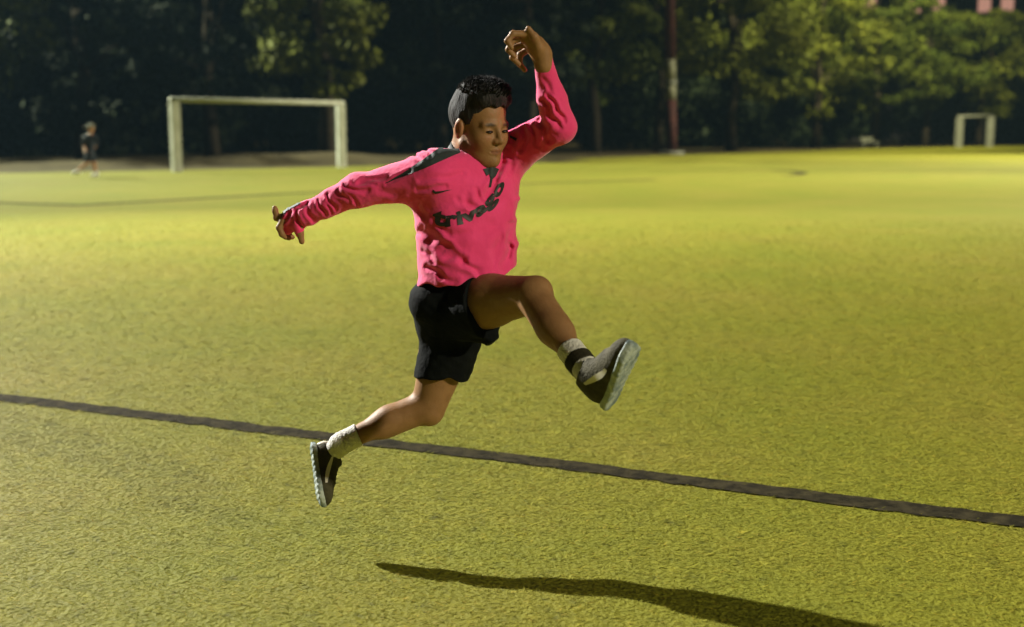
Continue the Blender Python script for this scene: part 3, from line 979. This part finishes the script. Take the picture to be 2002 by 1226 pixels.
# printed word across the chest
def word_decal(word, path, size_px, m, parent):
    cu = bpy.data.curves.new('word', 'FONT')
    cu.body = word; cu.size = 1.0; cu.offset = .05; cu.resolution_u = 3; cu.space_character = 1.04
    ob = bpy.data.objects.new('word', cu)
    COL.objects.link(ob)
    bpy.context.view_layer.update()
    dg = bpy.context.evaluated_depsgraph_get()
    me = ob.evaluated_get(dg).to_mesh()
    bm = bmesh.new(); bm.from_mesh(me)
    bmesh.ops.triangulate(bm, faces=bm.faces[:])
    for _ in range(3):
        long = [e for e in bm.edges if e.calc_length() > .10]
        if long: bmesh.ops.subdivide_edges(bm, edges=long, cuts=1)
        bmesh.ops.triangulate(bm, faces=bm.faces[:])
    vs = [(vv.co.x, vv.co.y) for vv in bm.verts]
    for i, vv in enumerate(bm.verts): vv.index = i
    fs = [[w.index for w in f.verts] for f in bm.faces]
    bm.free()
    ob.evaluated_get(dg).to_mesh_clear()
    bpy.data.objects.remove(ob)
    w = max(a for a, _ in vs)
    path = [np.array(p, float) for p in path]
    seg = [np.linalg.norm(b - a) for a, b in zip(path, path[1:])]
    tot = sum(seg)
    o = Vector((0, 0, CAM_H)); co = []
    for (x, y) in vs:
        s = x / w * tot; k = 0
        while k < len(seg) - 1 and s > seg[k]: s -= seg[k]; k += 1
        t = (path[k + 1] - path[k]) / seg[k]
        base = path[k] + t * s
        sz = np.interp(x / w, [0, 1], size_px)
        kk = .5 + .5 * (x / w); up = np.array([t[1], -t[0]]) * kk + np.array([0, -1]) * (1 - kk)
        up = up / np.linalg.norm(up)
        p = base + up * y * sz
        d = Vector(ray(*p)).normalized()
        hit, n, fi, dist = shirt_bvh.ray_cast(o, d)
        if hit is None: hit, n = Vector(P(p[0], p[1], 3.95)), Vector((0, -1, 0))
        if n.dot(d) > 0: n = -n
        co.append(hit + n * .0022)
    me2 = bpy.data.meshes.new('chest_word')
    fs = [f for f in fs if max((co[f[a]] - co[f[a - 1]]).length for a in range(3)) < .04]
    me2.from_pydata([tuple(c) for c in co], [], fs)
    return link_mesh('chest_word', me2, m, parent)
word_decal('trivago', [(848, 437), (872, 442), (905, 437), (935, 424), (957, 406), (975, 384), (988, 358)], (43, 22), M_PRINT, shirt)

# dark stand collar round the neck, open at the throat
def collar():
    bm = bmesh.new()
    ax = nrm(head_world((-.02, 0, -.04)) - neck0)
    fwd = perp(CF, ax); side = np.cross(ax, fwd)
    n = 40; a0 = math.radians(24)
    rows = []
    for i in range(n + 1):
        a = a0 + (2 * math.pi - 2 * a0) * i / n
        dirv = fwd * math.cos(a) + side * math.sin(a)
        front = max(0, math.cos(a))
        c = neck0 - ax * (.002 + .062 * front ** 2) + fwd * .004
        hgt = .050 - .006 * front
        r0, r1 = .073 + .012 * front, .068 + .016 * front
        ring = [c + dirv * r0, c + ax * hgt * .6 + dirv * (r1 + .002), c + ax * hgt + dirv * r1, c + ax * hgt + dirv * (r1 - .006), c + ax * hgt * .5 + dirv * (r1 - .006), c + dirv * (r0 - .008)]
        rows.append([bm.verts.new(tuple(p)) for p in ring])
    for a, b in zip(rows, rows[1:]):
        for k in range(6):
            bm.faces.new((a[k], a[(k + 1) % 6], b[(k + 1) % 6], b[k]))
    bm.faces.new(rows[0][::-1]); bm.faces.new(rows[-1])
    bmesh.ops.recalc_face_normals(bm, faces=bm.faces[:])
    bm_obj('collar', bm, M_PANEL, shirt, None, True)
collar()
# dark cuff edge over the trailing hand
decal('cuff', [[(546, 421), (551, 412), (560, 405), (574, 400), (592, 396), (578, 404), (564, 411), (555, 419), (549, 430)]], shirt_bvh, M_PANEL, shirt, .003, 1.5)

# ------------------------------------------------------------------ shorts
ax_R = nrm(kne_R - hip_R); ax_L = nrm(kne_L - hip_L)
PR = np.stack([PF, PL_, UP], 1)
def shorts_sdf(p):
    d = ell(p, P(880, 588, 4.0), PR, (.122, .160, .105))
    d = smin(d, ell(p, P(866, 622, 4.02), None, (.098, .11, .085)), .03)
    x, z = p[:, 0], p[:, 2]
    lr = cap(p, P(888, 604, 3.98), P(962, 597, 3.84), .112, .108)
    cR = P(949, 600, 3.87)
    lr = smax(lr, plane(p, cR, ax_R * .8 + np.array([.35, .1, .1])) + .004 * np.sin(z * 60), .006)
    lr = smin(lr, smax(cap(p, P(935, 640, 3.89), P(957, 660, 3.87), .05, .028), plane(p, P(962, 664, 3.85), [.6, -.3, -.6]), .006), .03)
    d = smin(d, lr, .03)
    ll = cap(p, P(887, 640, 4.04), P(861, 744, 4.03), .109, .091)
    ll = smax(ll, plane(p, P(862, 741, 4.03), ax_L * .35 + np.array([.0, -.12, -.8])) + .012 * np.exp(-((x - P(880, 741, 4.03)[0]) / .022) ** 2) , .006)
    d = smin(d, ll, .03)
    s = (x * .4 - z * .6) * 2 * np.pi / .06
    d = d + .0026 * np.sin(s * .6 + 3 * np.sin(13 * x + 9 * z) + 4 * p[:, 1]) * np.sin(21 * x - 8 * z + 9 * p[:, 1]) + .0008 * np.sin((x + z * .4) * 130 + 3 * np.sin(30 * z))
    d = smax(d, z - .935, .01)
    return d
v, q = sdf_mesh(shorts_sdf, (-.40, 3.62, .45), (.06, 4.34, 1.0), .0046)
shorts = link_mesh('shorts', np_mesh('shorts', v, q), M_BLACKCLOTH, runner)
sh_bvh = BVHTree.FromPolygons([tuple(x) for x in v], [tuple(int(i) for i in f) for f in q])
decal('shorts_mark', [[(941, 560), (946, 558), (951, 562), (950, 567), (944, 567)]], sh_bvh, M_WHITEPRINT, shorts, grid=1.5)

# ------------------------------------------------------------------ socks and shoes
def sock(legf, top, ank, inside, name='sock', m=None, thick=.0055, bottom=None):
    ax = nrm(ank - top)
    def f(p):
        d = smin(legf(p) - thick, cap(p, lerp(top, ank, .8), inside, .036, .036), .012)
        t = ((p - top.astype(np.float32)) @ ax.astype(np.float32))
        d = d + .0007 * np.sin(t * 2 * np.pi / .020 + 2 * np.sin(p[:, 0] * 60)) * np.clip((t - .015) / .02, 0, 1)
        d = smax(d, -t, .003)
        if bottom is not None: d = smax(d, t - bottom, .004)
        return smax(d, np.linalg.norm(p - ((top + inside) / 2).astype(np.float32), axis=1) - .105, .005)
    c = (top + inside) / 2
    v, q = sdf_mesh(f, c - .12, c + .12, .0035)
    link_mesh(name, np_mesh(name, v, q), m or M_SOCK, runner)

def shoe(heel, toe, down, label_sole=None):
    A = nrm(toe - heel); Lg = np.linalg.norm(toe - heel)
    c = perp(np.array([0, 0, CAM_H]) - heel, A); e2 = np.cross(A, c)
    if e2[0] * down[0] < 0: e2 = -e2
    Dn = c * math.sin(math.radians(down[1])) + e2 * math.cos(math.radians(down[1])); S = np.cross(A, -Dn)
    R = np.stack([A, S, -Dn], 1)
    k = Lg / .275
    def loc(p): return (((p - heel.astype(np.float32)) @ R.astype(np.float32)) / k).astype(np.float32)
    def wrl(q): return heel + R @ (np.asarray(q, float) * k)
    def upper(p):
        q = loc(p)
        q2 = q.copy()
        d = ell(q2, (.060, 0, .052), None, (.056, .037, .052))
        d = smin(d, ell(q2, (.175, .0, .034), None, (.096, .044, .040)), .04)
        d = smin(d, cap(q2, (.055, 0, .06), (.052, 0, .098), .037, .036), .03)
        d = smin(d, cap(q2, (.075, 0, .085), (.165, 0, .058), .034, .026), .03)
        d = smin(d, cap(q2, (.100, 0, .098), (.094, 0, .122), .020, .012), .012)   # tongue
        d = smax(d, (.016 - q2[:, 2]), .006)
        d = smax(d, q2[:, 2] - .112 - .25 * np.clip(q2[:, 0] - .06, 0, 1), .006)
        lace = .0016 * np.sin(q2[:, 0] * 2 * np.pi / .018) * np.clip(1 - np.abs(q2[:, 1]) / .022, 0, 1) * ((q2[:, 0] > .095) & (q2[:, 0] < .19))
        return (d - lace) * k
    def sole(p):
        q = loc(p)
        w = np.interp(q[:, 0], [0, .03, .10, .19, .235, .275], [.026, .035, .033, .046, .043, .020]).astype(np.float32)
        x = np.clip(q[:, 0], .034, .240)
        dd = np.hypot(q[:, 0] - x, q[:, 1] * .036 / np.maximum(w, .01)) - .036
        tread = .0014 * np.sign(np.sin(q[:, 0] * 2 * np.pi / .024)) * (q[:, 2] < .008)
        zb = q[:, 2] - .012 * np.clip((q[:, 0] - .20) / .075, 0, 1) ** 2
        dz = np.abs(zb - .012) - .0115
        return smax(dd, dz, .008) * k + tread * .5
    pts = np.array([wrl(c) for c in [(a, b, c) for a in (-.04, .31) for b in (-.07, .07) for c in (-.03, .15)]])
    lo, hi = pts.min(0), pts.max(0)
    v, q = sdf_mesh(upper, lo, hi, .0038)
    up = link_mesh('shoe', np_mesh('shoe', v, q), M_UPPER, runner)
    v, q = sdf_mesh(sole, lo, hi, .0036)
    link_mesh('sole', np_mesh('sole', v, q), M_SOLE, up)
    # pale flash along both sides
    bm = bmesh.new()
    for sy in (-1, 1):
        rows = []
        for i in range(13):
            t = i / 12
            x = .075 + .105 * t; zc = .040 + .040 * (1 - t) ** 1.4; hw = .0045 + .005 * math.sin(math.pi * t)
            row = []
            for dz in (-hw, hw):
                y = 0.0; z = zc + dz
                # slide outward to the surface
                lo_, hi_ = 0.0, .07
                for _ in range(18):
                    mid = (lo_ + hi_) / 2
                    if upper(np.array([wrl((x, sy * mid, z))], np.float32))[0] < 0: lo_ = mid
                    else: hi_ = mid
                row.append(bm.verts.new(tuple(wrl((x, sy * (hi_ + .0015), z)))))
            rows.append(row)
        for a, b in zip(rows, rows[1:]):
            bm.faces.new((a[0], b[0], b[1], a[1]))
    bm_obj('side_stripe', bm, M_STRIPE, up, None, True)
    def tab(p): return ell(loc(p), (.016, 0, .058), None, (.0165, .026, .034)) * k
    v, q = sdf_mesh(tab, lo, hi, .004)
    link_mesh('heel_tab', np_mesh('heel_tab', v, q), M_STRIPE, up)
    return wrl

heel_R, toe_R = P(1192, 801, 3.38), P(1246, 680, 3.20)
heel_L, toe_L = P(606, 866, 3.99), P(623, 993, 3.91)
wR = shoe(heel_R, toe_R, (1, 19))
wL = shoe(heel_L, toe_L, (-1, 8))
leg_R = lambda p: leg(p, hip_R, kne_R, ank_R, back_R, -back_R)
leg_L = lambda p: leg(p, hip_L, kne_L, ank_L, back_L, -back_L)
sock(leg_R, lerp(kne_R, ank_R, .70), ank_R, wR((.055, 0, .085)))
sock(leg_L, lerp(kne_L, ank_L, .78), ank_L, wL((.055, 0, .085)))
M_BAND = mat('dark_lower_sock', (.020, .017, .008), .85, .15, (.030, .026, .014), 40, bump=.4, bscale=150)
sock(leg_R, lerp(kne_R, ank_R, .83), ank_R, wR((.055, 0, .085)), 'lower_sock_dark', M_BAND, .0095, .040)  # dark layer over the lower part of the front sock

# ------------------------------------------------------------------ far figure on the touchline
def far_person():
    Y = 36.0
    s = F_PX / Y
    root = empty('person', tuple(G(170, 344)))
    tag(root, 'distant figure in dark clothes and pale cap jogging left of the large goal', 'person')
    Q = lambda x, y, dy=0: P(x, y, Y + dy)
    def body(p):
        d = ell(p, Q(178, 250), None, (.085, .10, .115))
        d = smin(d, cap(p, Q(178, 255), Q(176, 266), .055, .06), .03)
        d = smin(d, cap(p, Q(175, 270), Q(175, 300), .13, .13), .06)
        for sx, dy in ((-1, -.12), (1, .12)):
            d = smin(d, cap(p, Q(176 + sx * 9, 269, dy), Q(176 + sx * 12, 284, dy), .052, .044), .03)
            d = smin(d, cap(p, Q(176 + sx * 12, 284, dy), Q(172 + sx * 6, 294, dy - .15), .042, .032), .02)
            d = smin(d, cap(p, Q(172 + sx * 6, 294, dy - .15), Q(170 + sx * 6, 296, dy - .2), .036, .028), .02)
        d = smin(d, cap(p, Q(175, 300, -.08), Q(170, 318, -.12), .10, .065), .04)
        d = smin(d, cap(p, Q(170, 318, -.12), Q(152, 333, .05), .058, .038), .03)
        d = smin(d, cap(p, Q(177, 300, .08), Q(184, 320, .1), .10, .065), .04)
        d = smin(d, cap(p, Q(184, 320, .1), Q(187, 338, .1), .056, .038), .03)
        return d
    lo, hi = Q(130, 350, -.6), Q(215, 235, .6)
    v, q = sdf_mesh(body, np.minimum(lo, hi), np.maximum(lo, hi), .014)
    me = np_mesh('body', v, q)
    ca = me.color_attributes.new('skin_col', 'FLOAT_COLOR', 'POINT')
    ca.data.foreach_set('color', np.tile(np.array([.42, .22, .13, 1], np.float32), (len(v), 1)).ravel())
    link_mesh('body', me, M_SKIN, root)
    m_navy = mat('navy_cloth', (.012, .016, .026), .8, .2, (.018, .022, .032), 6)
    m_cap = mat('grey_cap', (.16, .16, .13), .8, .2, (.20, .20, .16), 9)
    m_white = mat('white_trainer', (.6, .6, .55), .6, .3)
    def shirt(p):
        d = cap(p, Q(175, 271), Q(175, 300), .150, .145)
        d = smin(d, cap(p, Q(165, 270), Q(187, 270), .08, .08), .05)
        for sx, dy in ((-1, -.12), (1, .12)):
            d = smin(d, cap(p, Q(176 + sx * 9, 269, dy), Q(176 + sx * 12, 284, dy), .072, .062), .03)
        return smax(d, Q(175, 303)[2] - p[:, 2], .02)
    v, q = sdf_mesh(shirt, np.minimum(lo, hi), np.maximum(lo, hi), .014)
    link_mesh('shirt', np_mesh('shirt', v, q), m_navy, root)
    def shorts_(p):
        d = cap(p, Q(175, 298), Q(175, 303), .145, .145)
        d = smin(d, cap(p, Q(175, 302, -.08), Q(170, 316, -.12), .12, .10), .04)
        d = smin(d, cap(p, Q(177, 302, .08), Q(184, 317, .1), .12, .10), .04)
        return smax(d, Q(175, 316)[2] - p[:, 2], .02)
    v, q = sdf_mesh(shorts_, np.minimum(lo, hi), np.maximum(lo, hi), .014)
    link_mesh('shorts', np_mesh('shorts', v, q), m_navy, root)
    def capf(p):
        d = ell(p, Q(178, 247.5), None, (.105, .115, .10))
        d = smax(d, Q(178, 249)[2] - p[:, 2], .02)
        return smin(d, ell(p, Q(170, 248.5, -.06), None, (.10, .09, .018)), .015)
    v, q = sdf_mesh(capf, np.minimum(lo, hi), np.maximum(lo, hi), .012)
    link_mesh('cap', np_mesh('cap', v, q), m_cap, root)
    for a, b in (((154, 336, .05), (144, 339, .05)), ((189, 341, .1), (180, 343.5, .0))):
        def f(p): return smin(cap(p, Q(*a), Q(*b), .06, .05), cap(p, Q(a[0], a[1] - 3, a[2]), Q(*a), .05, .06), .03)
        v, q = sdf_mesh(f, np.minimum(Q(*a), Q(*b)) - .15, np.maximum(Q(*a), Q(*b)) + .15, .012)
        link_mesh('shoe', np_mesh('shoe', v, q), m_white, root)
far_person()

# ------------------------------------------------------------------ night air
def haze():
    m = bpy.data.materials.new('night_air'); m.use_nodes = True
    nt = m.node_tree; nt.nodes.clear()
    out = nt.nodes.new('ShaderNodeOutputMaterial')
    vol = nt.nodes.new('ShaderNodeVolumePrincipled')
    vol.inputs['Color'].default_value = (.45, .74, 1.0, 1)
    vol.inputs['Density'].default_value = HAZE
    vol.inputs['Anisotropy'].default_value = .35
    nt.links.new(vol.outputs[0], out.inputs['Volume'])
    bm = bmesh.new()
    add_box(bm, (0, 65, 14), (320, 210, 30))
    tag(bm_obj('haze', bm, m), 'thin night haze over the floodlit pitch', 'haze', kind='stuff')
haze()
